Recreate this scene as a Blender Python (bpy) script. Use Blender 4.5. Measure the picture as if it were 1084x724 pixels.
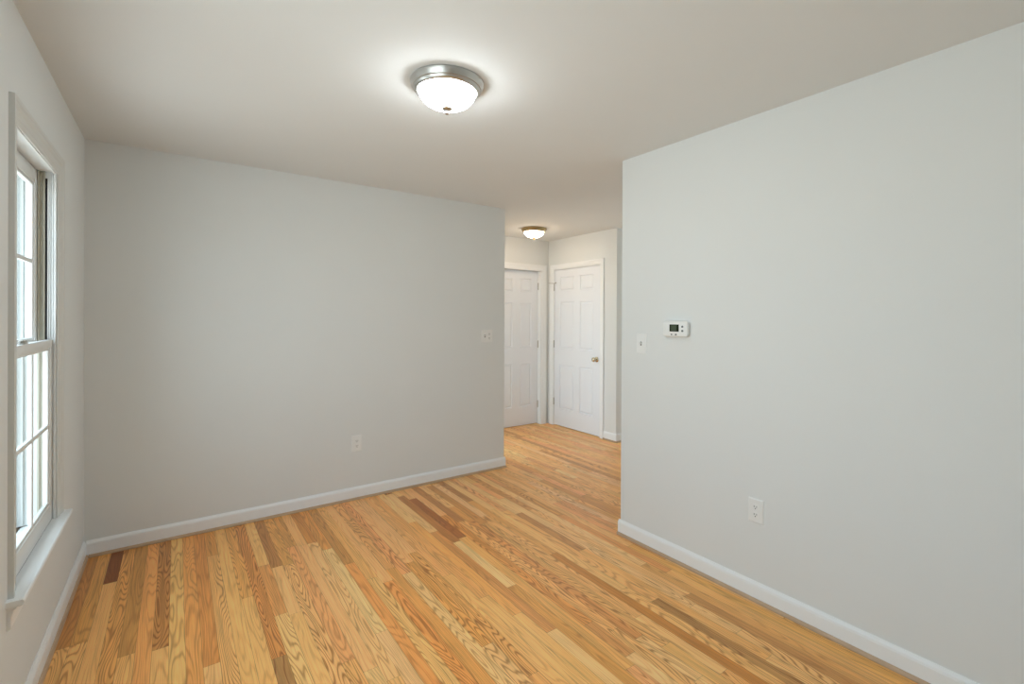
import bpy, bmesh, math, random
from mathutils import Vector, Matrix

scene = bpy.context.scene
for o in list(bpy.data.objects):
    bpy.data.objects.remove(o)
col = scene.collection

# ------------------------------------------------------------------ camera
CAM_F, CAM_YAW, CAM_PITCH, CAM_ROLL = 504.8, 0.6304, -0.0025, 0.0050
CAM_SX, CAM_SY, CAM_H = 13.02, -24.30, 1.412
fwd = Vector((math.sin(CAM_YAW) * math.cos(CAM_PITCH), math.cos(CAM_YAW) * math.cos(CAM_PITCH), math.sin(CAM_PITCH)))
rt = Vector((math.cos(CAM_YAW), -math.sin(CAM_YAW), 0))
up = rt.cross(fwd)
r2 = rt * math.cos(CAM_ROLL) + up * math.sin(CAM_ROLL)
u2 = -rt * math.sin(CAM_ROLL) + up * math.cos(CAM_ROLL)
cam_d = bpy.data.cameras.new('camera')
cam = bpy.data.objects.new('camera', cam_d)
col.objects.link(cam)
cam.matrix_world = Matrix(((r2.x, u2.x, -fwd.x, 0), (r2.y, u2.y, -fwd.y, 0), (r2.z, u2.z, -fwd.z, CAM_H), (0, 0, 0, 1)))
cam_d.sensor_fit = 'HORIZONTAL'
cam_d.sensor_width = 36.0
cam_d.lens = CAM_F * 36.0 / 1084.0
cam_d.shift_x = -CAM_SX / 1084.0
cam_d.shift_y = CAM_SY / 1084.0
cam_d.clip_start = 0.02
scene.camera = cam

# ------------------------------------------------------------------ light
SKY = (0.70, 0.85, 1.0)
SKY_STRENGTH = 2.15
GROUND_FILL = (0.94, 0.98, 1.0)       # fill light added below the horizon, brightens the ceiling
GROUND_FILL_STRENGTH = 2.2
LAMP_MAIN = 17.5
LAMP_HALL = 13.0
EXPOSURE = 1.16
world = bpy.data.worlds.new('sky_and_ground_fill')
scene.world = world
world.use_nodes = True
wn = world.node_tree
bgn = wn.nodes['Background']
w_tc = wn.nodes.new('ShaderNodeTexCoord')
w_sep = wn.nodes.new('ShaderNodeSeparateXYZ')
w_ramp = wn.nodes.new('ShaderNodeMapRange')
w_ramp.inputs['From Min'].default_value = -0.04
w_ramp.inputs['From Max'].default_value = 0.04
w_mix = wn.nodes.new('ShaderNodeMix')
w_mix.data_type = 'RGBA'
w_mix.inputs[6].default_value = tuple(c * GROUND_FILL_STRENGTH for c in GROUND_FILL) + (1,)
w_mix.inputs[7].default_value = tuple(c * SKY_STRENGTH for c in SKY) + (1,)
wn.links.new(w_tc.outputs['Generated'], w_sep.inputs[0])
wn.links.new(w_sep.outputs[2], w_ramp.inputs['Value'])
wn.links.new(w_ramp.outputs[0], w_mix.inputs[0])
wn.links.new(w_mix.outputs[2], bgn.inputs['Color'])
bgn.inputs['Strength'].default_value = 1.0

vs = scene.view_settings
vs.view_transform = 'Standard'
vs.look = 'None'
vs.exposure = EXPOSURE
vs.gamma = 1.0
vs.use_curve_mapping = False


def portal(name, loc, target, sx, sy):
    """sky portal in a window opening: only guides the sampling of the sky"""
    l = bpy.data.lights.new(name, 'AREA')
    l.shape = 'RECTANGLE'
    l.size, l.size_y = sx, sy
    l.cycles.is_portal = True
    o = bpy.data.objects.new(name, l)
    o.location = loc
    o.rotation_euler = (Vector(target) - Vector(loc)).to_track_quat('-Z', 'Z').to_euler()
    col.objects.link(o)


# ------------------------------------------------------------------ dimensions (metres)
H = 2.44
XL, YB, XR, YR = -0.434, 3.754, 2.354, 2.144
XE, XH, YH, YE = 2.507, 4.045, 4.996, 3.762
Y0 = -1.30            # wall behind the camera
X1 = 6.4              # far end of the hall
WT = 0.115            # partition thickness
WX = 0.17             # outer wall thickness


# ------------------------------------------------------------------ materials
def srgb(r, g, b):
    f = lambda c: c / 12.92 if c <= 0.04045 else ((c + 0.055) / 1.055) ** 2.4
    return (f(r / 255), f(g / 255), f(b / 255), 1)


def mat(name, color, rough=0.5, metal=0.0, spec=0.5, bump=0.0, bscale=300.0, var=0.0, vscale=3.0, emit=None, estr=0.0, coat=0.0):
    m = bpy.data.materials.new(name)
    m.use_nodes = True
    nt = m.node_tree
    b = nt.nodes['Principled BSDF']
    b.inputs['Base Color'].default_value = color
    b.inputs['Roughness'].default_value = rough
    b.inputs['Metallic'].default_value = metal
    b.inputs['Specular IOR Level'].default_value = spec
    b.inputs['Coat Weight'].default_value = coat
    if emit:
        b.inputs['Emission Color'].default_value = emit
        b.inputs['Emission Strength'].default_value = estr
    tc = nt.nodes.new('ShaderNodeTexCoord')
    if bump:
        n = nt.nodes.new('ShaderNodeTexNoise')
        n.inputs['Scale'].default_value = bscale
        n.inputs['Detail'].default_value = 3
        nt.links.new(tc.outputs['Object'], n.inputs['Vector'])
        bp = nt.nodes.new('ShaderNodeBump')
        bp.inputs['Strength'].default_value = bump
        bp.inputs['Distance'].default_value = 0.002
        nt.links.new(n.outputs['Fac'], bp.inputs['Height'])
        nt.links.new(bp.outputs['Normal'], b.inputs['Normal'])
    if var:
        n = nt.nodes.new('ShaderNodeTexNoise')
        n.inputs['Scale'].default_value = vscale
        n.inputs['Detail'].default_value = 4
        nt.links.new(tc.outputs['Object'], n.inputs['Vector'])
        mx = nt.nodes.new('ShaderNodeMix')
        mx.data_type = 'RGBA'
        mx.inputs[6].default_value = tuple(c * (1 - var) for c in color[:3]) + (1,)
        mx.inputs[7].default_value = tuple(min(1, c * (1 + var)) for c in color[:3]) + (1,)
        nt.links.new(n.outputs['Fac'], mx.inputs[0])
        nt.links.new(mx.outputs[2], b.inputs['Base Color'])
    return m


M_WALL = mat('wall_paint', (0.795, 0.81, 0.80, 1), 0.85, spec=0.25, bump=0.06, bscale=180, var=0.012)
M_CEIL = mat('ceiling_paint', (0.80, 0.81, 0.805, 1), 0.9, spec=0.2, bump=0.08, bscale=140, var=0.012)
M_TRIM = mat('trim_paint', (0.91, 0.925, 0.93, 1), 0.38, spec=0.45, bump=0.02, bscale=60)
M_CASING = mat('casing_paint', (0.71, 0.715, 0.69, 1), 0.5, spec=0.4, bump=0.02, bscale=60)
M_DOOR = mat('door_paint', (0.86, 0.885, 0.925, 1), 0.45, spec=0.4, bump=0.03, bscale=90)
M_VINYL = mat('white_vinyl', (0.82, 0.83, 0.82, 1), 0.35, spec=0.5, var=0.01)
M_OUTER_DIM = mat('outer_frame_dimmed', (0.60, 0.62, 0.61, 1), 0.6, var=0.03)  # shade put into the colour so the sky does not blow it out
M_BEIGE = mat('beige_track', (0.50, 0.47, 0.38, 1), 0.5, var=0.05, vscale=20)
M_BLACK = mat('black_slot', (0.012, 0.012, 0.012, 1), 0.7, var=0.1)
M_NICKEL = mat('brushed_nickel', (0.56, 0.56, 0.54, 1), 0.32, metal=1.0, bump=0.02, bscale=400)
M_BRASS = mat('aged_brass', (0.45, 0.34, 0.18, 1), 0.30, metal=1.0, bump=0.02, bscale=300)
M_KNOB = mat('polished_brass', (0.55, 0.49, 0.36, 1), 0.2, metal=1.0, var=0.03)
M_STEEL = mat('hinge_steel', (0.50, 0.48, 0.44, 1), 0.35, metal=1.0, var=0.04)
M_PLATE = mat('white_plastic', (0.87, 0.875, 0.86, 1), 0.35, spec=0.5, var=0.005)
M_SLOT = mat('dark_slot', (0.05, 0.05, 0.05, 1), 0.6, var=0.05)
M_BUTTON = mat('grey_button', (0.16, 0.17, 0.17, 1), 0.5, var=0.04)
M_LCD = mat('screen_bezel', (0.016, 0.024, 0.012, 1), 0.25, var=0.1)
M_LCD2 = mat('green_display', (0.050, 0.075, 0.040, 1), 0.3, var=0.35, vscale=90)
M_SHOE = mat('shoe_wood', srgb(192, 162, 132), 0.45, var=0.10, vscale=14)
M_GLASS_MAIN = mat('frosted_glass_lit', (0.9, 0.9, 0.88, 1), 0.35, emit=(0.92, 0.98, 1.0, 1), estr=LAMP_MAIN)
M_GLASS_HALL = mat('alabaster_glass_lit', (0.9, 0.86, 0.78, 1), 0.35, emit=(1.0, 0.81, 0.62, 1), estr=LAMP_HALL)
M_SUBFLOOR = mat('floor_gap', (0.10, 0.05, 0.02, 1), 0.8, var=0.1)


def glass_mat():
    m = bpy.data.materials.new('window_glass')
    m.use_nodes = True
    nt = m.node_tree
    nt.nodes.clear()
    out = nt.nodes.new('ShaderNodeOutputMaterial')
    mix = nt.nodes.new('ShaderNodeMixShader')
    tr = nt.nodes.new('ShaderNodeBsdfTransparent')
    gl = nt.nodes.new('ShaderNodeBsdfGlossy')
    gl.inputs['Roughness'].default_value = 0.02
    tr.inputs['Color'].default_value = (0.93, 0.96, 0.95, 1)
    fr = nt.nodes.new('ShaderNodeFresnel')
    fr.inputs['IOR'].default_value = 1.45
    geo = nt.nodes.new('ShaderNodeNewGeometry')     # reflect once, at the outer face of the pane
    inv = nt.nodes.new('ShaderNodeMath'); inv.operation = 'SUBTRACT'; inv.inputs[0].default_value = 1.0
    mul = nt.nodes.new('ShaderNodeMath'); mul.operation = 'MULTIPLY'
    nt.links.new(geo.outputs['Backfacing'], inv.inputs[1])
    nt.links.new(inv.outputs[0], mul.inputs[0])
    nt.links.new(fr.outputs[0], mul.inputs[1])
    nt.links.new(mul.outputs[0], mix.inputs[0])
    nt.links.new(tr.outputs[0], mix.inputs[1])
    nt.links.new(gl.outputs[0], mix.inputs[2])
    nt.links.new(mix.outputs[0], out.inputs[0])
    return m


M_PANE = glass_mat()


def oak_mat():
    """oak strip: board tone from a per-board attribute, grain from noise contours"""
    m = bpy.data.materials.new('oak_strip')
    m.use_nodes = True
    nt = m.node_tree
    N, L = nt.nodes.new, nt.links.new
    b = nt.nodes['Principled BSDF']

    def math_(op, a, c=None, clamp=False):
        n = N('ShaderNodeMath')
        n.operation = op
        n.use_clamp = clamp
        for i, v in enumerate((a, c)):
            if v is None:
                continue
            if isinstance(v, (int, float)):
                n.inputs[i].default_value = v
            else:
                L(v, n.inputs[i])
        return n.outputs[0]

    at = N('ShaderNodeAttribute'); at.attribute_name = 'tone'
    sd = N('ShaderNodeAttribute'); sd.attribute_name = 'seed'
    uv = N('ShaderNodeUVMap'); uv.uv_map = 'board'
    sep = N('ShaderNodeSeparateXYZ'); L(uv.outputs[0], sep.inputs[0])
    u, v = sep.outputs[0], sep.outputs[1]
    sds = N('ShaderNodeSeparateXYZ'); L(sd.outputs['Vector'], sds.inputs[0])
    s1, kind, figs = sds.outputs[0], sds.outputs[1], sds.outputs[2]

    # grain field: stretched noise whose contour lines make the cathedrals
    def field(xs, ys, off, detail=1.5, rough=0.45):
        c = N('ShaderNodeCombineXYZ')
        L(math_('ADD', math_('MULTIPLY', u, xs), math_('MULTIPLY', s1, 37.0 + off)), c.inputs[0])
        L(math_('ADD', math_('MULTIPLY', v, ys), math_('MULTIPLY', s1, 91.0 + off)), c.inputs[1])
        L(math_('MULTIPLY', s1, 17.0), c.inputs[2])
        n = N('ShaderNodeTexNoise')
        n.inputs['Scale'].default_value = 1.0
        n.inputs['Detail'].default_value = detail
        n.inputs['Roughness'].default_value = rough
        L(c.outputs[0], n.inputs['Vector'])
        return n.outputs['Fac']

    f1 = field(14.0, 1.25, 0.0, 1.2, 0.4)
    ring = math_('ADD', math_('MULTIPLY', f1, math_('ADD', 70.0, math_('MULTIPLY', figs, 100.0))),
                 math_('MULTIPLY', u, math_('MULTIPLY', kind, 700.0)))
    sn = math_('SINE', ring)
    line = math_('POWER', math_('ADD', math_('MULTIPLY', sn, 0.5), 0.5), 3.2)
    pores = field(420.0, 7.0, 3.0, 2.0, 0.6)
    streaks = field(150.0, 2.2, 5.0, 2.0, 0.6)
    pore = math_('ADD', math_('MULTIPLY', math_('SUBTRACT', pores, 0.5), 0.9), math_('MULTIPLY', math_('SUBTRACT', streaks, 0.5), 0.9))
    blot = field(30.0, 3.0, 7.0, 3.0, 0.55)
    # brightness multiplier
    g = math_('SUBTRACT', 1.13, math_('MULTIPLY', line, math_('ADD', 0.06, math_('MULTIPLY', figs, 0.22))))
    g = math_('ADD', g, math_('MULTIPLY', pore, 0.75))
    g = math_('ADD', g, math_('MULTIPLY', math_('SUBTRACT', blot, 0.5), 0.50))
    # seams between boards
    ax = N('ShaderNodeAttribute'); ax.attribute_name = 'edge'
    es = N('ShaderNodeSeparateXYZ'); L(ax.outputs['Vector'], es.inputs[0])
    eu = math_('MINIMUM', es.outputs[0], math_('SUBTRACT', 0.057, es.outputs[0]))
    ev = math_('MINIMUM', es.outputs[1], math_('SUBTRACT', es.outputs[2], es.outputs[1]))
    e = math_('MINIMUM', eu, ev)
    seam = math_('DIVIDE', e, 0.0011, clamp=True)
    seam = math_('ADD', 0.38, math_('MULTIPLY', seam, 0.62))
    # darker lines lean to red-brown
    tint = N('ShaderNodeMix'); tint.data_type = 'RGBA'; tint.blend_type = 'MIX'
    dk = N('ShaderNodeMix'); dk.data_type = 'RGBA'; dk.blend_type = 'MULTIPLY'
    dk.inputs[0].default_value = 1.0
    dk.inputs[7].default_value = (0.62, 0.37, 0.17, 1)
    L(at.outputs['Color'], dk.inputs[6])
    L(math_('MULTIPLY', line, math_('ADD', 0.15, math_('MULTIPLY', figs, 0.6)), clamp=True), tint.inputs[0])
    L(at.outputs['Color'], tint.inputs[6])
    L(dk.outputs[2], tint.inputs[7])
    vm = N('ShaderNodeVectorMath'); vm.operation = 'SCALE'
    L(tint.outputs[2], vm.inputs[0])
    L(math_('MULTIPLY', g, seam), vm.inputs['Scale'])
    L(vm.outputs[0], b.inputs['Base Color'])
    b.inputs['Roughness'].default_value = 0.34
    b.inputs['Specular IOR Level'].default_value = 0.4
    bp = N('ShaderNodeBump')
    bp.inputs['Strength'].default_value = 0.12
    bp.inputs['Distance'].default_value = 0.001
    L(math_('ADD', math_('MULTIPLY', seam, 1.0), math_('MULTIPLY', pore, 0.25)), bp.inputs['Height'])
    L(bp.outputs['Normal'], b.inputs['Normal'])
    return m


M_OAK = oak_mat()


# ------------------------------------------------------------------ mesh helpers
def link_mesh(name, bm, m, parent=None, smooth=False, recalc=True):
    if recalc:
        bmesh.ops.recalc_face_normals(bm, faces=bm.faces[:])
    me = bpy.data.meshes.new(name)
    bm.to_mesh(me)
    bm.free()
    for mm in (m if isinstance(m, (list, tuple)) else [m]):
        me.materials.append(mm)
    if smooth:
        for p in me.polygons:
            p.use_smooth = True
        me.set_sharp_from_angle(angle=math.radians(40))
    o = bpy.data.objects.new(name, me)
    col.objects.link(o)
    if parent:
        o.parent = parent
    return o


def add_box(bm, a, c, bevel=0.0):
    x0, y0, z0 = [min(p, q) for p, q in zip(a, c)]
    x1, y1, z1 = [max(p, q) for p, q in zip(a, c)]
    vs_ = [bm.verts.new(p) for p in ((x0, y0, z0), (x1, y0, z0), (x1, y1, z0), (x0, y1, z0),
                                     (x0, y0, z1), (x1, y0, z1), (x1, y1, z1), (x0, y1, z1))]
    fs = [bm.faces.new([vs_[i] for i in q]) for q in
          ((3, 2, 1, 0), (4, 5, 6, 7), (0, 1, 5, 4), (1, 2, 6, 5), (2, 3, 7, 6), (3, 0, 4, 7))]
    if bevel:
        es = list({e for f in fs for e in f.edges})
        bmesh.ops.bevel(bm, geom=es, offset=bevel, segments=2, profile=0.5, affect='EDGES')


def box(name, a, c, m, parent=None, bevel=0.0):
    bm = bmesh.new()
    add_box(bm, a, c, bevel)
    return link_mesh(name, bm, m, parent, smooth=bevel > 0)


def add_prism(bm, pts, f, t0, t1):
    """close profile pts (a,b) extruded from t0 to t1; f(a,b,t) gives the point"""
    r0 = [bm.verts.new(f(a, b, t0)) for a, b in pts]
    r1 = [bm.verts.new(f(a, b, t1)) for a, b in pts]
    n = len(pts)
    for i in range(n):
        bm.faces.new((r0[i], r0[(i + 1) % n], r1[(i + 1) % n], r1[i]))
    bm.faces.new(r0[::-1])
    bm.faces.new(r1)


def add_lathe(bm, prof, M, seg=48):
    """profile [(r,z)] turned about local z, placed by matrix M"""
    rings = []
    for r, z in prof:
        if r < 1e-6:
            rings.append([bm.verts.new(M @ Vector((0, 0, z)))])
        else:
            rings.append([bm.verts.new(M @ Vector((r * math.cos(2 * math.pi * i / seg), r * math.sin(2 * math.pi * i / seg), z))) for i in range(seg)])
    for p, q in zip(rings, rings[1:]):
        if len(p) == 1 and len(q) == 1:
            continue
        for i in range(seg):
            j = (i + 1) % seg
            if len(p) == 1:
                bm.faces.new((p[0], q[i], q[j]))
            elif len(q) == 1:
                bm.faces.new((p[i], p[j], q[0]))
            else:
                bm.faces.new((p[i], p[j], q[j], q[i]))


def axis_matrix(loc, d):
    return Matrix.Translation(loc) @ Vector(d).to_track_quat('Z', 'Y').to_matrix().to_4x4()


def lathe(name, prof, loc, d, m, parent=None, seg=48):
    bm = bmesh.new()
    add_lathe(bm, prof, axis_matrix(Vector(loc), d), seg)
    return link_mesh(name, bm, m, parent, smooth=True)


def empty(name, loc):
    o = bpy.data.objects.new(name, None)
    o.empty_display_size = 0.1
    o.location = loc
    col.objects.link(o)
    return o


def adopt(parent, *kids):
    """parent meshes built in world space without moving them"""
    for k in kids:
        k.parent = parent
        k.matrix_parent_inverse = Matrix.Translation(parent.location).inverted()


def structure(o, label=None, cat=None):
    o['kind'] = 'structure'
    if label:
        o['label'] = label
    if cat:
        o['category'] = cat
    return o


def tag(o, label, cat, group=None):
    o['label'] = label
    o['category'] = cat
    if group:
        o['group'] = group
    return o


# ------------------------------------------------------------------ floor of oak strips
BW = 0.0570
FLOOR_GAIN = 1.6
OX = XL + 0.0125
random.seed(11)

TONES = [((201, 160, 104), 5), ((196, 150, 92), 6), ((206, 168, 116), 4), ((190, 138, 78), 5), ((182, 126, 66), 3),
         ((192, 134, 82), 4), ((168, 112, 58), 2), ((205, 160, 118), 3), ((150, 96, 48), 1), ((188, 146, 84), 4)]
# boards read off the floor itself: column -> [(y0, y1, tone, straightness 0..1, figure 0..1)]
FIX = {
    0: [(2.78, 3.75, (150, 96, 40), .2, .3), (1.9, 2.78, (190, 146, 84), .1, .6)],  # far stretch: brown tone includes the shade beside the shoe
    1: [(2.78, 3.75, (176, 124, 58), .1, .3), (1.9, 2.78, (196, 152, 88), .0, .8)],
    2: [(3.32, 3.75, (104, 52, 14), .3, .2), (2.0, 3.32, (196, 148, 86), .9, .1)],
    3: [(2.1, 3.75, (184, 130, 66), .0, .8)],
    4: [(2.57, 3.75, (158, 108, 50), .5, .2), (1.8, 2.57, (196, 148, 84), .0, .5)],
    5: [(2.0, 3.75, (192, 130, 68), 1.0, .3)],
    6: [(2.54, 3.75, (156, 102, 48), .0, 1.0), (1.7, 2.54, (196, 148, 84), .3, .3)],
    7: [(2.1, 3.75, (206, 160, 90), .0, .5)],
    8: [(1.9, 3.75, (188, 126, 62), .1, .3)],
    9: [(2.3, 3.75, (178, 112, 50), .4, .2)],
    10: [(3.35, 3.75, (176, 116, 52), .4, .2), (1.8, 3.35, (192, 142, 80), 1.0, .8)],
    11: [(1.9, 3.75, (198, 150, 82), .2, .1)],
    12: [(2.75, 3.75, (188, 132, 66), .0, .6), (1.9, 2.75, (194, 146, 80), .4, .2)],
    13: [(2.19, 3.75, (176, 112, 52), .0, 1.0), (1.8, 2.19, (132, 92, 48), .0, .9)],
    14: [(3.05, 3.75, (204, 156, 92), .4, .1), (2.5, 3.05, (178, 118, 60), .5, .2), (1.8, 2.5, (208, 164, 102), .6, .7)],
    15: [(2.99, 3.75, (146, 94, 44), .6, .4), (2.47, 2.99, (208, 152, 96), .8, .1), (1.7, 2.47, (200, 152, 88), .5, .1)],
    16: [(2.98, 3.75, (182, 128, 64), .2, .4), (1.6, 2.98, (196, 146, 90), .0, 1.0)],
    17: [(3.2, 3.75, (176, 120, 58), .2, .3), (2.0, 3.2, (190, 130, 76), .2, .4)],
    18: [(3.18, 3.75, (204, 146, 88), .8, .1), (1.9, 3.18, (206, 148, 96), .5, .1)],
    19: [(3.18, 3.75, (166, 104, 44), .4, .2), (1.8, 3.18, (204, 156, 104), .1, .5)],
    20: [(3.04, 3.75, (182, 120, 56), .3, .3), (2.1, 3.04, (214, 172, 118), .9, .4), (1.5, 2.1, (206, 160, 114), .6, .3)],
    21: [(2.79, 3.75, (164, 110, 52), .6, .3), (1.6, 2.79, (190, 122, 60), .4, .2)],
    22: [(2.56, 3.75, (192, 140, 78), .3, .3), (1.5, 2.56, (206, 156, 92), .1, .7)],
    23: [(2.48, 3.75, (202, 146, 92), .7, .1), (1.4, 2.48, (190, 122, 58), .2, .8)],
    24: [(2.6, 3.75, (188, 132, 76), .0, .6), (1.4, 2.6, (186, 126, 62), .8, .3)],
    25: [(2.5, 3.75, (190, 128, 76), .0, .8), (1.3, 2.5, (210, 166, 112), .6, .6)],
    26: [(2.6, 3.75, (200, 144, 92), .4, .2), (1.75, 2.6, (186, 128, 62), .0, 1.0), (1.1, 1.75, (204, 158, 104), .2, .8)],
    27: [(2.7, 3.75, (202, 148, 98), .4, .2), (1.5, 2.7, (190, 134, 70), .1, 1.0)],
    28: [(2.35, 3.75, (194, 138, 80), .5, .3), (1.3, 2.35, (198, 148, 84), .5, .2)],
    29: [(2.06, 3.75, (190, 132, 72), .6, .2), (1.2, 2.06, (196, 150, 86), .6, .2)],
    30: [(1.85, 3.1, (196, 136, 70), .5, .1), (1.0, 1.85, (192, 146, 82), .6, .2)],
    31: [(2.88, 3.7, (208, 160, 108), .7, .1), (1.66, 2.88, (172, 112, 56), .7, .2), (0.9, 1.66, (212, 166, 112), .8, .1)],
    32: [(2.67, 3.6, (150, 92, 42), .6, .2), (2.06, 2.67, (216, 172, 118), .9, .1), (1.0, 2.06, (176, 120, 56), .7, .2)],
    33: [(3.5, 3.75, (190, 140, 84), .4, .2), (2.7, 3.5, (138, 78, 32), .5, .2), (1.3, 2.7, (190, 138, 74), .7, .2)],
    34: [(3.08, 3.75, (196, 142, 92), .4, .2), (1.6, 3.08, (184, 120, 56), .1, .8)],
    35: [(2.92, 3.75, (156, 100, 52), .5, .3), (1.5, 2.92, (196, 144, 86), .0, .9)],
    36: [(1.4, 2.9, (178, 118, 62), .1, .7)],
    37: [(1.3, 2.8, (186, 138, 80), .0, .9)],
    38: [(1.5, 2.9, (192, 144, 88), .0, .7)],
    39: [(2.2, 3.2, (184, 130, 70), .5, .3), (0.9, 2.2, (158, 98, 36), .6, .2)],
    40: [(2.97, 3.75, (210, 164, 110), .7, .1), (1.7, 2.97, (206, 158, 96), .5, .2), (.8, 1.7, (196, 150, 88), .1, .6)],
    41: [(1.54, 2.9, (196, 144, 84), .2, .4), (.7, 1.54, (146, 102, 52), .0, .7)],
    42: [(2.13, 2.8, (160, 106, 54), .7, .2), (1.0, 2.13, (192, 140, 78), .3, .4)],
    43: [(1.4, 2.5, (206, 162, 112), .2, .8)],
    44: [(1.47, 2.8, (200, 154, 98), .1, .6), (.6, 1.47, (160, 108, 54), .7, .2)],
    45: [(.6, 1.8, (180, 128, 68), .6, .2)],
    46: [(1.67, 2.6, (186, 122, 64), .5, .2), (.4, 1.67, (192, 142, 76), .6, .2)],
    47: [(.4, 2.0, (184, 134, 66), .7, .2)],
}


def floor_board_list():
    out = []
    xk = int((X1 - OX) / BW) + 1
    for k in range(-1, xk):
        ya, yb = Y0, YH + 0.2
        cuts = [(a, b, t, s, f) for a, b, t, s, f in FIX.get(k, [])]
        y = ya - random.random() * 0.8
        segs = []
        cuts.sort()
        # fill the rest of the column with random lengths
        free = []
        cur = ya
        for c in cuts:
            if c[0] > cur:
                free.append((cur, c[0]))
            cur = c[1]
        free.append((cur, yb))
        for a, b in free:
            p = a
            while p < b - 1e-4:
                ln = random.choice((0.3, 0.42, 0.55, 0.7, 0.85, 1.0, 1.25)) * random.uniform(0.85, 1.15)
                q = p + ln
                if b - q < 0.22:
                    q = b
                t = random.choices([t for t, w in TONES], [w for t, w in TONES])[0]
                j = random.uniform(-6, 6)
                t = tuple(c + j for c in t)
                strt = random.choice((0.0, 0.0, 0.1, 0.4, 0.7, 1.0))
                segs.append((p, q, t, strt, random.choice((0.15, 0.25, 0.35, 0.5, 0.8, 1.0))))
                p = q
        segs += cuts
        for s in segs:
            out.append((k,) + s)
    return out


def board_tone(t):
    m = (192, 141, 80)
    q = 0.52 if t[1] > m[1] else (0.82 if t[1] > 85 else 0.95)
    c = [mm + 4 + (x - mm) * q for x, mm in zip(t, m)]
    r, g, b, _ = srgb(*[max(0, x) for x in c])
    k = FLOOR_GAIN
    return (min(.92, r * k), min(.92, g * k * 1.0), b * k * 1.02, 1)


def build_floor():
    bm = bmesh.new()
    uvl = bm.loops.layers.uv.new('board')
    tone = bm.verts.layers.float_color.new('tone')
    seed = bm.verts.layers.float_vector.new('seed')
    edge = bm.verts.layers.float_vector.new('edge')
    for k, a, b, t, strt, fig in floor_board_list():
        x0, x1 = OX + k * BW, OX + (k + 1) * BW
        s = random.random()
        vsq = []
        for (x, y, eu, ev) in ((x0, a, 0, 0), (x1, a, BW, 0), (x1, b, BW, b - a), (x0, b, 0, b - a)):
            vv = bm.verts.new((x, y, 0))
            vv[tone] = board_tone(t)
            vv[seed] = Vector((s, strt, fig))
            vv[edge] = Vector((eu, ev, b - a))
            vsq.append(vv)
        f = bm.faces.new(vsq)
        for lp, (uu, vv2) in zip(f.loops, ((0, 0), (BW, 0), (BW, b - a), (0, b - a))):
            lp[uvl].uv = (uu, vv2)
    o = link_mesh('floor', bm, M_OAK, recalc=False)
    # solid slab under the strips
    sl = box('subfloor', (XL - WX, Y0 - WT, -0.16), (X1 + WT, YH + 1.0, -0.001), M_SUBFLOOR)
    sl.parent = o
    return structure(o)


build_floor()


# ------------------------------------------------------------------ shell
def multi_box(name, boxes, m):
    bm = bmesh.new()
    for a, c in boxes:
        add_box(bm, a, c)
    return structure(link_mesh(name, bm, m))


multi_box('ceiling', [((XL - WX, Y0 - WT, H), (X1 + WT, YH + 1.0, H + 0.14))], M_CEIL)

# window openings in the left wall: (y0, y1, z0, z1)
W1 = (2.276, 2.970, 0.488, 2.056)
W2 = (0.05, 1.74, 0.488, 2.056)  # unseen opening, added to bring daylight into the room


def wall_with_openings_y(name, x0, x1, ya, yb, holes, m):
    """wall in the YZ plane"""
    bxs = []
    y = ya
    for (h0, h1, z0, z1) in sorted(holes):
        bxs.append(((x0, y, 0), (x1, h0, H)))
        if z0 > 0:
            bxs.append(((x0, h0, 0), (x1, h1, z0)))
        bxs.append(((x0, h0, z1), (x1, h1, H)))
        y = h1
    bxs.append(((x0, y, 0), (x1, yb, H)))
    return multi_box(name, bxs, m)


wall_with_openings_y('wall_left', XL - WX, XL, Y0 - WT, YB + WT, [W1, W2], M_WALL)
multi_box('wall_back', [((XL, YB, 0), (XE, YB + WT, H))], M_WALL)
multi_box('wall_right', [((XR, Y0, 0), (XR + WT, YR, H))], M_WALL)
SO = (3.98, 4.90, 1.95)     # unseen glazed opening, added to light the hall doors
multi_box('wall_hall_left', [((XE - WT, YB + WT, 0), (XE, SO[0], H)), ((XE - WT, SO[1], 0), (XE, YH, H)),
                             ((XE - WT, SO[0], SO[2]), (XE, SO[1], H))], M_WALL)
multi_box('wall_hall_front', [((XR + WT, YR - WT, 0), (X1, YR, H))], M_WALL)
multi_box('wall_hall_side', [((XH + WT, YE, 0), (X1, YE + WT, H))], M_WALL)
# far end of the hall, with an unseen glazed opening added for light
RO = (2.45, 3.45, 2.05)
multi_box('wall_hall_end', [((X1, YR - WT, 0), (X1 + WT, RO[0], H)), ((X1, RO[1], 0), (X1 + WT, YE + WT, H)),
                            ((X1, RO[0], RO[2]), (X1 + WT, RO[1], H))], M_WALL)

# door openings
D1 = (3.205, 3.918, 2.036)      # x0, x1, top of opening (hall back wall)
D2 = (4.020, 4.874, 2.047)      # y0, y1, top of opening (hall right wall)
multi_box('wall_hall_back', [((XE - WT, YH, 0), (D1[0], YH + WT, H)), ((D1[1], YH, 0), (XH + WT, YH + WT, H)),
                             ((D1[0], YH, D1[2]), (D1[1], YH + WT, H))], M_WALL)
multi_box('wall_hall_right', [((XH, YE, 0), (XH + WT, D2[0], H)), ((XH, D2[1], 0), (XH + WT, YH, H)),
                              ((XH, D2[0], D2[2]), (XH + WT, D2[1], H))], M_WALL)
# backing walls added behind the two doors, stop daylight leaking under them
multi_box('wall_added_backing', [((XE - WT, YH + 0.9, 0), (XH + 1.0, YH + 1.0, H)), ((XE - WT, YH + WT, 0), (XE, YH + 0.9, H)),
                          ((XH + 0.9, YE + WT, 0), (XH + 1.0, YH + 0.9, H))], M_WALL)
# wall behind the camera
multi_box('wall_rear', [((XL, Y0 - WT, 0), (XR + WT, Y0, H))], M_WALL)

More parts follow.
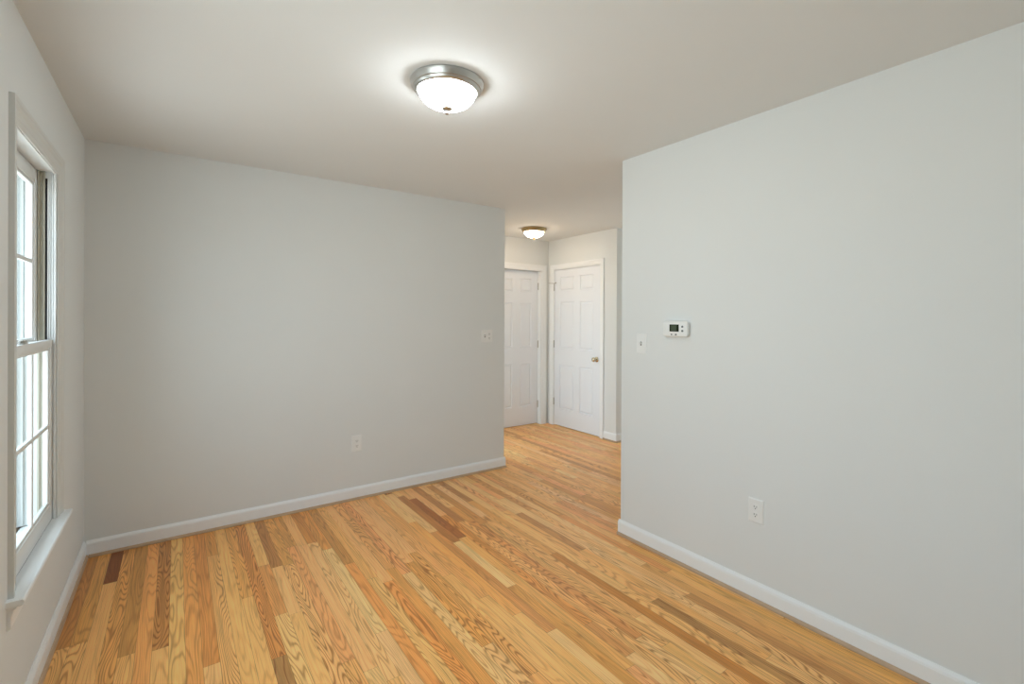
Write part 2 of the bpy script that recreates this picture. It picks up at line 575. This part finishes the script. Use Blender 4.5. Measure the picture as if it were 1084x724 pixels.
portal('sky_portal_hall', (X1 + WT + 0.05, (RO[0] + RO[1]) / 2, RO[2] / 2), (0, (RO[0] + RO[1]) / 2, RO[2] / 2), RO[1] - RO[0], RO[2])
portal('sky_portal_beside', (XE - WT - 0.05, (SO[0] + SO[1]) / 2, SO[2] / 2), (9, (SO[0] + SO[1]) / 2, SO[2] / 2), SO[1] - SO[0], SO[2])
portal('sky_portal_left', (XL - WX - 0.06, (W1[0] + W1[1]) / 2, 1.27), (9, (W1[0] + W1[1]) / 2, 1.27), W1[1] - W1[0] + .1, 1.6)
portal('sky_portal_side', (XL - WX - 0.06, (W2[0] + W2[1]) / 2, 1.27), (9, (W2[0] + W2[1]) / 2, 1.27), W2[1] - W2[0] + .1, 1.6)

# ------------------------------------------------------------------ baseboards (profile: offset from wall, height)
BB = [(0, 0.0), (0.013, 0.0), (0.013, 0.074), (0.0115, 0.0765), (0.0125, 0.079), (0.0105, 0.085), (0.006, 0.091), (0.004, 0.096), (0, 0.096)]
SHOE = [(0.0, 0.0), (0.0115, 0.0), (0.0110, 0.006), (0.0085, 0.0115), (0.0045, 0.0155), (0.0, 0.0170)]


def baseboard(name, runs, shoe=True):
    """runs: (f(a,z,t), t0, t1), a = distance out from the wall"""
    bm = bmesh.new()
    for f, t0, t1, s0, s1 in runs:
        add_prism(bm, BB, f, t0, t1)
    o = structure(link_mesh(name, bm, M_TRIM))
    if shoe:
        b2 = bmesh.new()
        for f, t0, t1, s0, s1 in runs:
            add_prism(b2, SHOE, lambda a, z, t, f=f: f(a + 0.013, z, t), s0, s1)
        sh = link_mesh('shoe_molding', b2, M_SHOE, o)
        sh['label'] = 'thin stained wood shoe molding'
    return o


fl = lambda a, z, t: (XL + a, t, z)
fb = lambda a, z, t: (t, YB - a, z)
fr_ = lambda a, z, t: (XR - a, t, z)
fr_end = lambda a, z, t: (t, YR + a, z)
fbe = lambda a, z, t: (XE + a, t, z)
fh1 = lambda a, z, t: (XH - a, t, z)
fh2 = lambda a, z, t: (t, YE - a, z)
fh3 = lambda a, z, t: (t, YH - a, z)
baseboard('baseboard_left', [(fl, Y0, YB, Y0, YB)])
baseboard('baseboard_back', [(fb, XL + 0.013, XE + 0.013, XL + 0.024, XE + 0.013)])
baseboard('baseboard_right', [(fr_, Y0, YR + 0.013, Y0, YR + 0.013)])
baseboard('baseboard_right_end', [(fr_end, XR, X1, XR - 0.013, X1)])
baseboard('baseboard_hall_left', [(fbe, YB, SO[0], YB - 0.013, SO[0])])
baseboard('baseboard_hall_right', [(fh1, YE - 0.013, D2[0] - 0.066, YE - 0.02, D2[0] - 0.066)])
baseboard('baseboard_hall_side', [(fh2, XH - 0.0, X1, XH - 0.013, X1)])
baseboard('baseboard_hall_back', [(fh3, XE + 0.013, D1[0] - 0.08, XE + .024, D1[0] - 0.08)])

# ------------------------------------------------------------------ casings
CAS = [(0, 0), (0, 0.0147), (0.014, 0.0147), (0.019, 0.0125), (0.024, 0.0125), (0.034, 0.0075), (0.052, 0.0055), (0.056, 0.0075),
       (0.061, 0.0075), (0.066, 0.005), (0.080, 0.0045), (0.080, 0)]
CAS_DOOR = [(0, 0), (0, 0.017), (0.012, 0.017), (0.018, 0.0145), (0.030, 0.012), (0.040, 0.011), (0.045, 0.012), (0.052, 0.011), (0.058, 0.008), (0.062, 0.0075), (0.062, 0)]


def casing(name, f, u0, u1, v0, vt, prof, m, parent=None):
    """U-shaped casing; u0,u1 outer edges, v0 foot, vt outer top; f(u,v,d)"""
    bm = bmesh.new()
    st = []
    for k in range(4):
        ring = []
        for w, d in prof:
            u = u0 + w if k < 2 else u1 - w
            v = v0 if k in (0, 3) else vt - w
            ring.append(bm.verts.new(f(u, v, d)))
        st.append(ring)
    n = len(prof)
    for a, b in zip(st, st[1:]):
        for i in range(n):
            bm.faces.new((a[i], a[(i + 1) % n], b[(i + 1) % n], b[i]))
    bm.faces.new(st[0])
    bm.faces.new(st[3])
    return link_mesh(name, bm, m, parent)


# ------------------------------------------------------------------ windows
def sash(name, d0, d1, y0, y1, z0, z1, stile, top, bot, parent):
    """double-hung sash with a two by two grid; d0 inner face, d1 outer face"""
    X = lambda d: XL + d
    bm = bmesh.new()
    add_box(bm, (X(d1), y0, z0), (X(d0), y0 + stile, z1), 0.0015)
    add_box(bm, (X(d1), y1 - stile, z0), (X(d0), y1, z1), 0.0015)
    add_box(bm, (X(d1), y0 + stile - .001, z0), (X(d0), y1 - stile + .001, z0 + bot), 0.0015)
    add_box(bm, (X(d1), y0 + stile - .001, z1 - top), (X(d0), y1 - stile + .001, z1), 0.0015)
    o = link_mesh(name, bm, M_VINYL, parent, smooth=True)
    gy0, gy1, gz0, gz1 = y0 + stile, y1 - stile, z0 + bot, z1 - top
    # glazing bead: sloped inner frame
    bm = bmesh.new()
    bead = 0.012
    dm = (d0 + d1) / 2
    for (ya, yb, za, zb) in ((gy0, gy0 + bead, gz0, gz1), (gy1 - bead, gy1, gz0, gz1), (gy0 + bead, gy1 - bead, gz0, gz0 + bead), (gy0 + bead, gy1 - bead, gz1 - bead, gz1)):
        add_box(bm, (X(dm - 0.006), ya, za), (X(d0 - 0.005), yb, zb), 0.002)
    link_mesh('glazing_bead', bm, M_VINYL, o, smooth=True)
    bm = bmesh.new()
    ym, zm = (gy0 + gy1) / 2, (gz0 + gz1) / 2
    mw = 0.009
    add_box(bm, (X(dm + 0.001), ym - mw, gz0 + .005), (X(dm + .009), ym + mw, gz1 - .005), 0.003)
    add_box(bm, (X(dm + 0.001), gy0 + .005, zm - mw), (X(dm + .0085), gy1 - .005, zm + mw), 0.003)
    link_mesh('muntin_grid', bm, M_VINYL, o, smooth=True)
    link_mesh_box = bmesh.new()
    add_box(link_mesh_box, (X(dm - 0.002), gy0, gz0), (X(dm), gy1, gz1))
    link_mesh('glass_pane', link_mesh_box, M_PANE, o)
    return o


def build_window(name, W):
    y0, y1, z0, z1 = W
    zs = 0.503                     # top of the stool
    X = lambda d: XL + d
    bm = bmesh.new()
    t = 0.006
    dd = -0.092
    # liner: jambs, head and outer sill
    add_box(bm, (X(dd), y0, z0), (X(-0.001), y0 + t, z1))
    add_box(bm, (X(dd), y1 - t, z0), (X(-0.001), y1, z1))
    add_box(bm, (X(dd), y0 + t, z1 - t), (X(-0.001), y1 - t, z1))
    # inner stops beside the lower sash and parting strips, ribs of the exterior jamb
    for (da, db, w) in ((-0.0005, -0.009, 0.008),):
        add_box(bm, (X(db), y0 + t, z0 + .01), (X(da), y0 + t + w, z1 - t), 0.001)
        add_box(bm, (X(db), y1 - t - w, z0 + .01), (X(da), y1 - t, z1 - t), 0.001)
        add_box(bm, (X(db), y0 + t + w, z1 - t - w), (X(da), y1 - t - w, z1 - t), 0.001)
    # sloped outer sill
    add_prism(bm, [(-0.04, z0), (-0.04, zs - 0.004), (-0.10, zs - 0.012), (-0.24, zs - 0.05), (-0.24, z0 - 0.06), (-0.17, z0 - 0.06), (-0.17, z0)],
              lambda a, b, tt: (X(a), tt, b), y0 + t, y1 - t)
    root = structure(link_mesh(name, bm, M_VINYL))
    # outer frame with its storm-sash ribs, greyed to hold down the daylight on it
    bm = bmesh.new()
    de = -WX - 0.03
    add_box(bm, (X(de), y0, z0), (X(dd), y0 + t, z1))
    add_box(bm, (X(de), y1 - t, z0), (X(dd), y1, z1))
    add_box(bm, (X(de), y0 + t, z1 - t), (X(dd), y1 - t, z1))
    for (da, db, w) in ((-0.103, -0.108, 0.010), (-0.128, -0.200, 0.012)):
        add_box(bm, (X(db), y0 + t, z0 + .01), (X(da), y0 + t + w, z1 - t), 0.001)
        add_box(bm, (X(db), y1 - t - w, z0 + .01), (X(da), y1 - t, z1 - t), 0.001)
        add_box(bm, (X(db), y0 + t + w, z1 - t - w), (X(da), y1 - t - w, z1 - t), 0.001)
    oj = link_mesh('outer_frame', bm, M_OUTER_DIM, root)
    oj['label'] = 'outer window frame, darkened against daylight'
    # interior trim
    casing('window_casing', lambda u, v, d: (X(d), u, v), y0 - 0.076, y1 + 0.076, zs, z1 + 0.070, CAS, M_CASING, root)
    bm = bmesh.new()
    pr = [(0.0, z0 - 0.004), (0.036, z0 - 0.004), (0.0405, z0 - 0.001), (0.043, z0 + 0.006), (0.0415, z0 + 0.012), (0.038, zs), (0.0, zs)]
    add_prism(bm, pr, lambda a, b, tt: (X(a), tt, b), y0 - 0.101, y1 + 0.101)
    add_box(bm, (X(-0.04), y0 + t, z0), (X(0.001), y1 - t, zs))
    link_mesh('window_stool', bm, M_TRIM, root)
    bm = bmesh.new()
    pa = [(0, 0.405), (0.006, 0.405), (0.010, 0.412), (0.010, 0.452), (0.014, 0.460), (0.014, 0.468), (0.022, 0.474), (0.026, z0 - 0.004), (0, z0 - 0.004)]
    add_prism(bm, pa, lambda a, b, tt: (X(a), tt, b), y0 - 0.086, y1 + 0.086)
    link_mesh('window_apron', bm, M_TRIM, root)
    # side tracks: lower-sash rib, black slot, beige upper-sash channel
    for s in (0, 1):
        yy = lambda w: (y0 + t + w) if s == 0 else (y1 - t - w)
        b1 = bmesh.new()
        for (da, db, w) in ((-0.0105, -0.015, 0.006), (-0.019, -0.0225, 0.005), (-0.025, -0.0290, 0.005)):
            add_box(b1, (X(db), yy(0), zs), (X(da), yy(w), z1 - t))
        tr = link_mesh('sash_track', b1, M_VINYL, root)
        b2 = bmesh.new()
        add_box(b2, (X(-0.0375), yy(0), zs), (X(-0.0295), yy(0.0030), z1 - t - 0.03))
        link_mesh('balance_slot', b2, M_BLACK, tr)
        b3 = bmesh.new()
        for (da, db, w) in ((-0.0365, -0.041, 0.008), (-0.041, -0.053, 0.002), (-0.053, -0.059, 0.012)):
            add_box(b3, (X(db), yy(0), zs), (X(da), yy(w), z1 - t))
        ch = link_mesh('parting_channel', b3, M_BEIGE, tr)
        ch['label'] = 'beige sash channel'
    ys0, ys1 = y0 + t + 0.0015, y1 - t - 0.0015
    lo = sash('lower_sash', -0.012, -0.0365, ys0 + .006, ys1 - .006, zs + 0.003, 1.305, 0.042, 0.034, 0.075, root)
    upr = sash('upper_sash', -0.0605, -0.090, ys0, ys1, 1.268, z1 - t - 0.004, 0.050, 0.060, 0.036, root)
    # dark strip in the joint around the lower sash
    bm = bmesh.new()
    add_box(bm, (X(-0.030), y0 + t, zs), (X(-0.0135), y1 - t, zs + 0.0034))
    add_box(bm, (X(-0.0175), y1 - t - 0.0078, zs), (X(-0.0140), y1 - t - 0.002, 1.305))
    add_box(bm, (X(-0.0175), y0 + t + 0.002, zs), (X(-0.0140), y0 + t + 0.0078, 1.305))
    ws = link_mesh('joint_strip', bm, M_BLACK, lo)
    ws['label'] = 'dark joint line'
    # sash lock on the meeting rail
    ym = y0 + (y1 - y0) * 0.36
    bm = bmesh.new()
    add_box(bm, (X(-0.034), ym - 0.028, 1.305), (X(-0.016), ym + 0.028, 1.311), 0.002)
    add_lathe(bm, [(0, 0.012), (0.009, 0.011), (0.011, 0.006), (0.011, 0)], Matrix.Translation((X(-0.025), ym, 1.309)), 20)
    add_box(bm, (X(-0.030), ym - 0.045, 1.312), (X(-0.022), ym + 0.004, 1.319), 0.002)
    lk = link_mesh('sash_lock', bm, M_STEEL, lo, smooth=True)
    lk['label'] = 'small metal sash lock'
    return root


build_window('window_1', W1)
build_window('window_added_2', W2)  # out of view, added as a light source for the room


# unseen glazed leaves, added to let daylight into the hall from end and side
def added_hall_glazing(name, opening, x):
    bm = bmesh.new()
    y0, y1, zt = opening
    for (a, b) in ((y0, y0 + .07), (y1 - .07, y1)):
        add_box(bm, (x - .03, a, 0.0), (x + .03, b, zt), 0.003)
    add_box(bm, (x - .03, y0 + .07, 0.0), (x + .03, y1 - .07, .18), 0.003)
    add_box(bm, (x - .03, y0 + .07, zt - .09), (x + .03, y1 - .07, zt), 0.003)
    root = structure(link_mesh(name, bm, M_VINYL, smooth=True))
    g = bmesh.new()
    add_box(g, (x - .003, y0 + .07, .18), (x + .003, y1 - .07, zt - .09))
    link_mesh('glass_pane', g, M_PANE, root)


added_hall_glazing('window_added_3', RO, X1 + WT / 2)
added_hall_glazing('window_added_4', SO, XE - WT / 2)


# ------------------------------------------------------------------ six-panel doors
def six_panel(name, f, width, height, cols, rows, thick=0.035):
    """f(u, v, d): u along width, v up, d out of the visible face. cols/rows list the panel intervals"""
    us = sorted({0.0, width, *[c for p in cols for c in p]})
    vs2 = sorted({0.0, height, *[c for p in rows for c in p]})
    bm = bmesh.new()
    grid = [[bm.verts.new((u, v, 0)) for u in us] for v in vs2]
    pf = []
    for j in range(len(vs2) - 1):
        for i in range(len(us) - 1):
            fc = bm.faces.new((grid[j][i], grid[j][i + 1], grid[j + 1][i + 1], grid[j + 1][i]))
            if any(abs(us[i] - a) < 1e-6 for a, b in cols) and any(abs(vs2[j] - a) < 1e-6 for a, b in rows):
                pf.append(fc)
    bm.normal_update()
    bmesh.ops.inset_individual(bm, faces=pf, thickness=0.010, depth=-0.0095)
    bmesh.ops.inset_individual(bm, faces=pf, thickness=0.012, depth=0.0)
    bmesh.ops.inset_individual(bm, faces=pf, thickness=0.018, depth=0.0070)
    # edges and back
    be = [e for e in bm.edges if len(e.link_faces) == 1]
    ex = bmesh.ops.extrude_edge_only(bm, edges=be)
    nv = [g for g in ex['geom'] if isinstance(g, bmesh.types.BMVert)]
    for v in nv:
        v.co.z -= thick
    be2 = [e for e in bm.edges if len(e.link_faces) == 1]
    bmesh.ops.contextual_create(bm, geom=be2)
    for v in bm.verts:
        v.co = f(v.co.x, v.co.y, v.co.z)
    return link_mesh(name, bm, M_DOOR)


def hinge(name, p, axis_out, parent, h=0.089):
    """knuckle barrel at p with leaf; vertical"""
    bm = bmesh.new()
    for k in range(3):
        z0 = p[2] - h / 2 + k * h / 3
        add_lathe(bm, [(0, 0.0005), (0.006, 0.0005), (0.0065, 0.002), (0.0065, h / 3 - 0.002), (0.006, h / 3 - .0005), (0, h / 3 - .0005)],
                  Matrix.Translation((p[0], p[1], z0)), 14)
    add_lathe(bm, [(0, 0.006), (0.0045, 0.005), (0.006, 0)], Matrix.Translation((p[0], p[1], p[2] + h / 2)), 14)
    o = link_mesh(name, bm, M_STEEL, parent, smooth=True)
    o['label'] = 'steel hinge barrel'
    return o


# door 1: in the back wall of the hall, set back in its jamb
d1y = YH + 0.060
dw = D1[1] - D1[0] - 0.012
ux0 = D1[0] + 0.006
cols1 = [(3.315 - ux0, 3.502 - ux0), (3.618 - ux0, 3.805 - ux0)]
rows1 = [(0.243, 0.810), (1.018, 1.602), (1.745, 1.918)]
door1 = six_panel('door_1', lambda u, v, d: (ux0 + u, d1y - d, 0.008 + v), dw, 2.020, cols1, rows1)
structure(door1)
for hz in (0.26, 1.06, 1.83):
    hinge('hinge', (D1[1] - 0.007, d1y - 0.0085, hz), None, door1)
lathe('door_knob', [(0, 0), (0.031, 0), (0.031, 0.004), (0.026, 0.009), (0.012, 0.012), (0.011, 0.030), (0.020, 0.036), (0.026, 0.046), (0.026, 0.054), (0.019, 0.063), (0.008, 0.066), (0, 0.066)],
      (ux0 + 0.065, d1y - 0.0005, 0.93), (0, -1, 0), M_KNOB, door1)

bm = bmesh.new()
add_box(bm, (D1[0], YH - .001, 0), (D1[0] + 0.004, YH + WT, D1[2]))
add_box(bm, (D1[1] - 0.004, YH - .001, 0), (D1[1], YH + WT, D1[2]))
add_box(bm, (D1[0] + .004, YH - .001, D1[2] - 0.004), (D1[1] - .004, YH + WT, D1[2]))
tr1 = structure(link_mesh('trim_1', bm, M_TRIM))
casing('door_casing', lambda u, v, d: (u, YH - d, v), D1[0] - 0.083, D1[1] + 0.083, 0, D1[2] + 0.076,
       [(w * 1.25, d) for w, d in CAS_DOOR], M_TRIM, tr1)

# door 2: in the right wall of the hall, near flush with its casing
d2x = XH + 0.006
uy0 = D2[0] + 0.006
dw2 = D2[1] - D2[0] - 0.012
# u runs from the knob edge (near) to the hinge edge (far)
cols2 = [(4.140 - uy0, 4.383 - uy0), (4.489 - uy0, 4.762 - uy0)]
rows2 = [(0.225, 0.800), (1.010, 1.612), (1.756, 1.938)]
door2 = six_panel('door_2', lambda u, v, d: (d2x - d, uy0 + u, 0.008 + v), dw2, 2.031, cols2, rows2)
structure(door2)
for hz in (0.311, 1.069, 1.815):
    hinge('hinge', (d2x - 0.010, D2[1] - 0.005, hz), None, door2)
kn = lathe('door_knob', [(0, 0), (0.032, 0), (0.032, 0.004), (0.027, 0.009), (0.012, 0.012), (0.011, 0.030), (0.019, 0.035), (0.026, 0.043), (0.028, 0.052), (0.024, 0.061), (0.014, 0.067), (0, 0.069)],
           (d2x - 0.0005, 4.083, 0.920), (-1, 0, 0), M_KNOB, door2)
kn['label'] = 'round brass door knob'
# hinge-pin door stop: arm, padded screw end and bumper
bm = bmesh.new()
hp = Vector((d2x - 0.012, D2[1] - 0.005, 1.868))
add_box(bm, hp + Vector((-0.005, -0.012, -0.003)), hp + Vector((0.005, 0.012, 0.003)), 0.001)
add_lathe(bm, [(0, 0), (0.0035, 0), (0.0035, 0.075), (0, 0.075)], axis_matrix(hp, (-0.85, 0.53, 0.05)), 12)
add_lathe(bm, [(0, 0), (0.004, 0), (0.004, 0.04), (0.009, 0.042), (0.010, 0.052), (0.007, 0.056), (0, 0.056)], axis_matrix(hp + Vector((0, -0.006, 0)), (-0.35, -0.93, 0.08)), 14)
ds = link_mesh('door_stop', bm, M_STEEL, door2, smooth=True)
ds['label'] = 'small metal hinge-pin door stop'

bm = bmesh.new()
add_box(bm, (XH - .001, D2[0], 0), (XH + WT, D2[0] + 0.004, D2[2]))
add_box(bm, (XH - .001, D2[1] - 0.004, 0), (XH + WT, D2[1], D2[2]))
add_box(bm, (XH - .001, D2[0] + .004, D2[2] - 0.004), (XH + WT, D2[1] - .004, D2[2]))
tr2 = structure(link_mesh('trim_2', bm, M_TRIM))
casing('door_casing', lambda u, v, d: (XH - d, u, v), D2[0] - 0.064, D2[1] + 0.066, 0, D2[2] + 0.066, CAS_DOOR, M_TRIM, tr2)


# ------------------------------------------------------------------ ceiling lights
def ceiling_light(name, loc, R, glass, metal, label, group=None):
    t = tag(empty(name, (loc[0], loc[1], H)), label, 'ceiling light', group)
    P = Vector((0, 0, 0))
    s = R / 0.16
    dn = (0, 0, -1)
    # metal pan with stepped rim
    pan = lathe('metal_pan', [(0, 0.0), (0.150 * s, 0.0), (0.158 * s, 0.002), (0.160 * s, 0.006), (0.157 * s, 0.015), (0.151 * s, 0.025), (0.149 * s, 0.030),
                          (0.145 * s, 0.031), (0.142 * s, 0.038), (0.137 * s, 0.043), (0.131 * s, 0.045), (0.127 * s, 0.043), (0.127 * s, 0.030), (0, 0.028)],
                (0, 0, 0), dn, metal, t, 64)
    # glass bowl
    prof = []
    n = 14
    for i in range(n + 1):
        a = math.pi / 2 * i / n
        prof.append((0.1235 * s * math.cos(a) ** 1.05 if i < n else 0.0, 0.040 + 0.074 * s * math.sin(a)))
    lathe('glass_bowl', prof, (0, 0, 0), dn, glass, t, 64)
    zb = 0.040 + 0.074 * s
    fin = lathe('finial', [(0, zb - 0.006), (0.022 * s, zb - 0.006), (0.0245 * s, zb - 0.001), (0.020 * s, zb + 0.004), (0.009 * s, zb + 0.007), (0.006 * s, zb + 0.010),
                     (0.010 * s, zb + 0.015), (0.010 * s, zb + 0.021), (0.005 * s, zb + 0.026), (0, zb + 0.027)], (0, 0, 0), dn, metal, t, 24)
    return t


ceiling_light('ceiling_light', (0.957, 1.893), 0.160, M_GLASS_MAIN, M_NICKEL,
              'larger flush ceiling light with silvery rim and bright white glass bowl')
ceiling_light('ceiling_light', (3.325, 4.375), 0.147, M_GLASS_HALL, M_BRASS,
              'small flush ceiling light with bronze rim and warm glass bowl, above the hall doors')


# ------------------------------------------------------------------ wall plates
def plate_frame(face, c):
    """returns f(u, v, d): u to the right as seen, v up, d out of the wall"""
    if face == 'back':
        return lambda u, v, d: Vector((c[0] + u, YB - d, c[1] + v))
    return lambda u, v, d: Vector((XR - d, c[0] - u, c[1] + v))


def fbox(bm, f, u0, u1, v0, v1, d0, d1, bevel=0.0):
    p, q = f(u0, v0, d0), f(u1, v1, d1)
    add_box(bm, p, q, bevel)


def ffn(f):
    o = f(0, 0, 0)
    return tuple((f(0, 0, 1) - o))


def screw(f, u, v, d, parent):
    bm = bmesh.new()
    add_lathe(bm, [(0, 0.0012), (0.0022, 0.0010), (0.0032, 0)], axis_matrix(f(u, v, d), ffn(f)), 12)
    return link_mesh('screw', bm, M_PLATE, parent, smooth=True)


def toggle(f, u, v, d, parent):
    bm = bmesh.new()
    fbox(bm, f, u - 0.0052, u + 0.0052, v - 0.012, v + 0.012, d - 0.0005, d + 0.0006)
    sl = link_mesh('toggle_slot', bm, M_SLOT, parent)
    bm = bmesh.new()
    add_prism(bm, [(-0.005, 0.0), (0.006, 0.0), (0.0125, 0.013), (0.0075, 0.015), (-0.003, 0.006)],
              lambda a, b, tt: f(u + tt, v + a, d + b), -0.004, 0.004)
    return link_mesh('toggle', bm, M_PLATE, parent)


def receptacle(f, u, v, d, parent):
    bm = bmesh.new()
    pts = []
    for i in range(28):
        a = 2 * math.pi * i / 28
        pts.append((0.0172 * math.cos(a), max(-0.0135, min(0.0135, 0.0172 * math.sin(a)))))
    add_prism(bm, pts, lambda a, b, tt: f(u + a, v + b, d + tt), -0.001, 0.002)
    o = link_mesh('socket', bm, M_PLATE, parent)
    bm = bmesh.new()
    fbox(bm, f, u - 0.0075, u - 0.0050, v - 0.002, v + 0.0065, d + 0.0015, d + 0.0024)
    fbox(bm, f, u + 0.0050, u + 0.0075, v - 0.001, v + 0.0060, d + 0.0015, d + 0.0024)
    add_lathe(bm, [(0, 0.0009), (0.0028, 0.0009), (0.0028, 0)], axis_matrix(f(u, v - 0.0075, d + 0.0015), ffn(f)), 12)
    link_mesh('contact_slot', bm, M_SLOT, o)
    return o


def wall_plate(name, face, c, w, h, label, cat, gangs, group=None):
    f = plate_frame(face, c)
    root = tag(empty(name, f(0, 0, 0)), label, cat, group)
    kids = []
    bm = bmesh.new()
    th = 0.0062
    pts = [(-w / 2, -h / 2), (w / 2, -h / 2), (w / 2, h / 2), (-w / 2, h / 2)]
    r0 = [bm.verts.new(f(a, b, 0.0)) for a, b in pts]
    r1 = [bm.verts.new(f(a, b, th * .55)) for a, b in pts]
    k = 0.0045
    r2_ = [bm.verts.new(f(a - math.copysign(k, a), b - math.copysign(k, b), th)) for a, b in pts]
    for a, b in ((r0, r1), (r1, r2_)):
        for i in range(4):
            bm.faces.new((a[i], a[(i + 1) % 4], b[(i + 1) % 4], b[i]))
    bm.faces.new(r2_)
    bm.faces.new(r0[::-1])
    kids.append(link_mesh('cover_plate', bm, M_PLATE))
    for kind, u in gangs:
        if kind == 'toggle':
            t1 = toggle(f, u, 0, th, None)
            kids += [t1, screw(f, u, 0.030, th, None), screw(f, u, -0.030, th, None)]
        elif kind == 'outlet':
            kids += [receptacle(f, u, 0.0195, th, None), receptacle(f, u, -0.0195, th, None), screw(f, u, 0, th, None)]
    slots = [o for o in bpy.data.objects if o.name.startswith('toggle_slot') and o.parent is None]
    kids += slots
    adopt(root, *kids)
    return root


wall_plate('light_switch', 'back', (2.312, 1.243), 0.117, 0.117, 'white two-gang wall plate at the right end of the far wall', 'switch',
           [('toggle', -0.023), ('outlet', 0.023)])
wall_plate('wall_outlet', 'back', (1.134, 0.432), 0.080, 0.125, 'white wall outlet low on the far wall above the baseboard', 'outlet', [('outlet', 0)])
wall_plate('light_switch', 'right', (1.978, 1.255), 0.076, 0.125, 'white single light switch on the right wall, left of the thermostat', 'switch', [('toggle', 0)])
wall_plate('wall_outlet', 'right', (1.243, 0.450), 0.076, 0.119, 'white wall outlet low on the right wall below the thermostat', 'outlet', [('outlet', 0)])


# ------------------------------------------------------------------ thermostat
def rounded(w, h, r, n=6):
    pts = []
    for cx, cy, a0 in ((w / 2 - r, h / 2 - r, 0), (-w / 2 + r, h / 2 - r, 90), (-w / 2 + r, -h / 2 + r, 180), (w / 2 - r, -h / 2 + r, 270)):
        for i in range(n + 1):
            a = math.radians(a0 + 90 * i / n)
            pts.append((cx + r * math.cos(a), cy + r * math.sin(a)))
    return pts


def loft(bm, f, rings, cap=True):
    rs = [[bm.verts.new(f(a, b, d)) for a, b in pts] for pts, d in rings]
    n = len(rs[0])
    for p, q in zip(rs, rs[1:]):
        for i in range(n):
            bm.faces.new((p[i], p[(i + 1) % n], q[(i + 1) % n], q[i]))
    bm.faces.new(rs[0][::-1])
    bm.faces.new(rs[-1])


f = plate_frame('right', (1.713, 1.353))
th = tag(empty('thermostat', f(0, 0, 0)), 'white wall thermostat with small dark green screen and round buttons, on the right wall', 'thermostat')
kids = []
bm = bmesh.new()
loft(bm, f, [(rounded(0.164, 0.090, 0.012), 0), (rounded(0.164, 0.090, 0.012), 0.006)])
kids.append(link_mesh('back_plate', bm, M_PLATE))
bm = bmesh.new()
loft(bm, f, [(rounded(0.164, 0.090, 0.015), 0.0065), (rounded(0.170, 0.094, 0.019), 0.010), (rounded(0.170, 0.094, 0.019), 0.022), (rounded(0.164, 0.088, 0.017), 0.028), (rounded(0.156, 0.080, 0.014), 0.0300)])
kids.append(link_mesh('housing', bm, M_PLATE, smooth=True))
bm = bmesh.new()
fbox(bm, f, -0.034, 0.029, -0.016, 0.025, 0.0295, 0.0308)
scr = link_mesh('screen', bm, M_LCD)
scr['label'] = 'dark green screen'
kids.append(scr)
bm = bmesh.new()
fbox(bm, f, -0.024, 0.014, -0.012, 0.021, 0.0300, 0.0311)
kids.append(link_mesh('display', bm, M_LCD2))
for (u, v, a, b) in ((0.053, 0.013, .0068, .0060), (0.053, -0.011, .0068, .0060), (-0.020, -0.033, .0045, .0044), (0.010, -0.033, .0062, .0044)):
    bm = bmesh.new()
    pts = [(u + a * math.cos(2 * math.pi * i / 20), v + b * math.sin(2 * math.pi * i / 20)) for i in range(20)]
    add_prism(bm, pts, lambda p, q, tt: f(p, q, tt), 0.0290, 0.0318)
    kids.append(link_mesh('button', bm, M_BUTTON))
adopt(th, *kids)
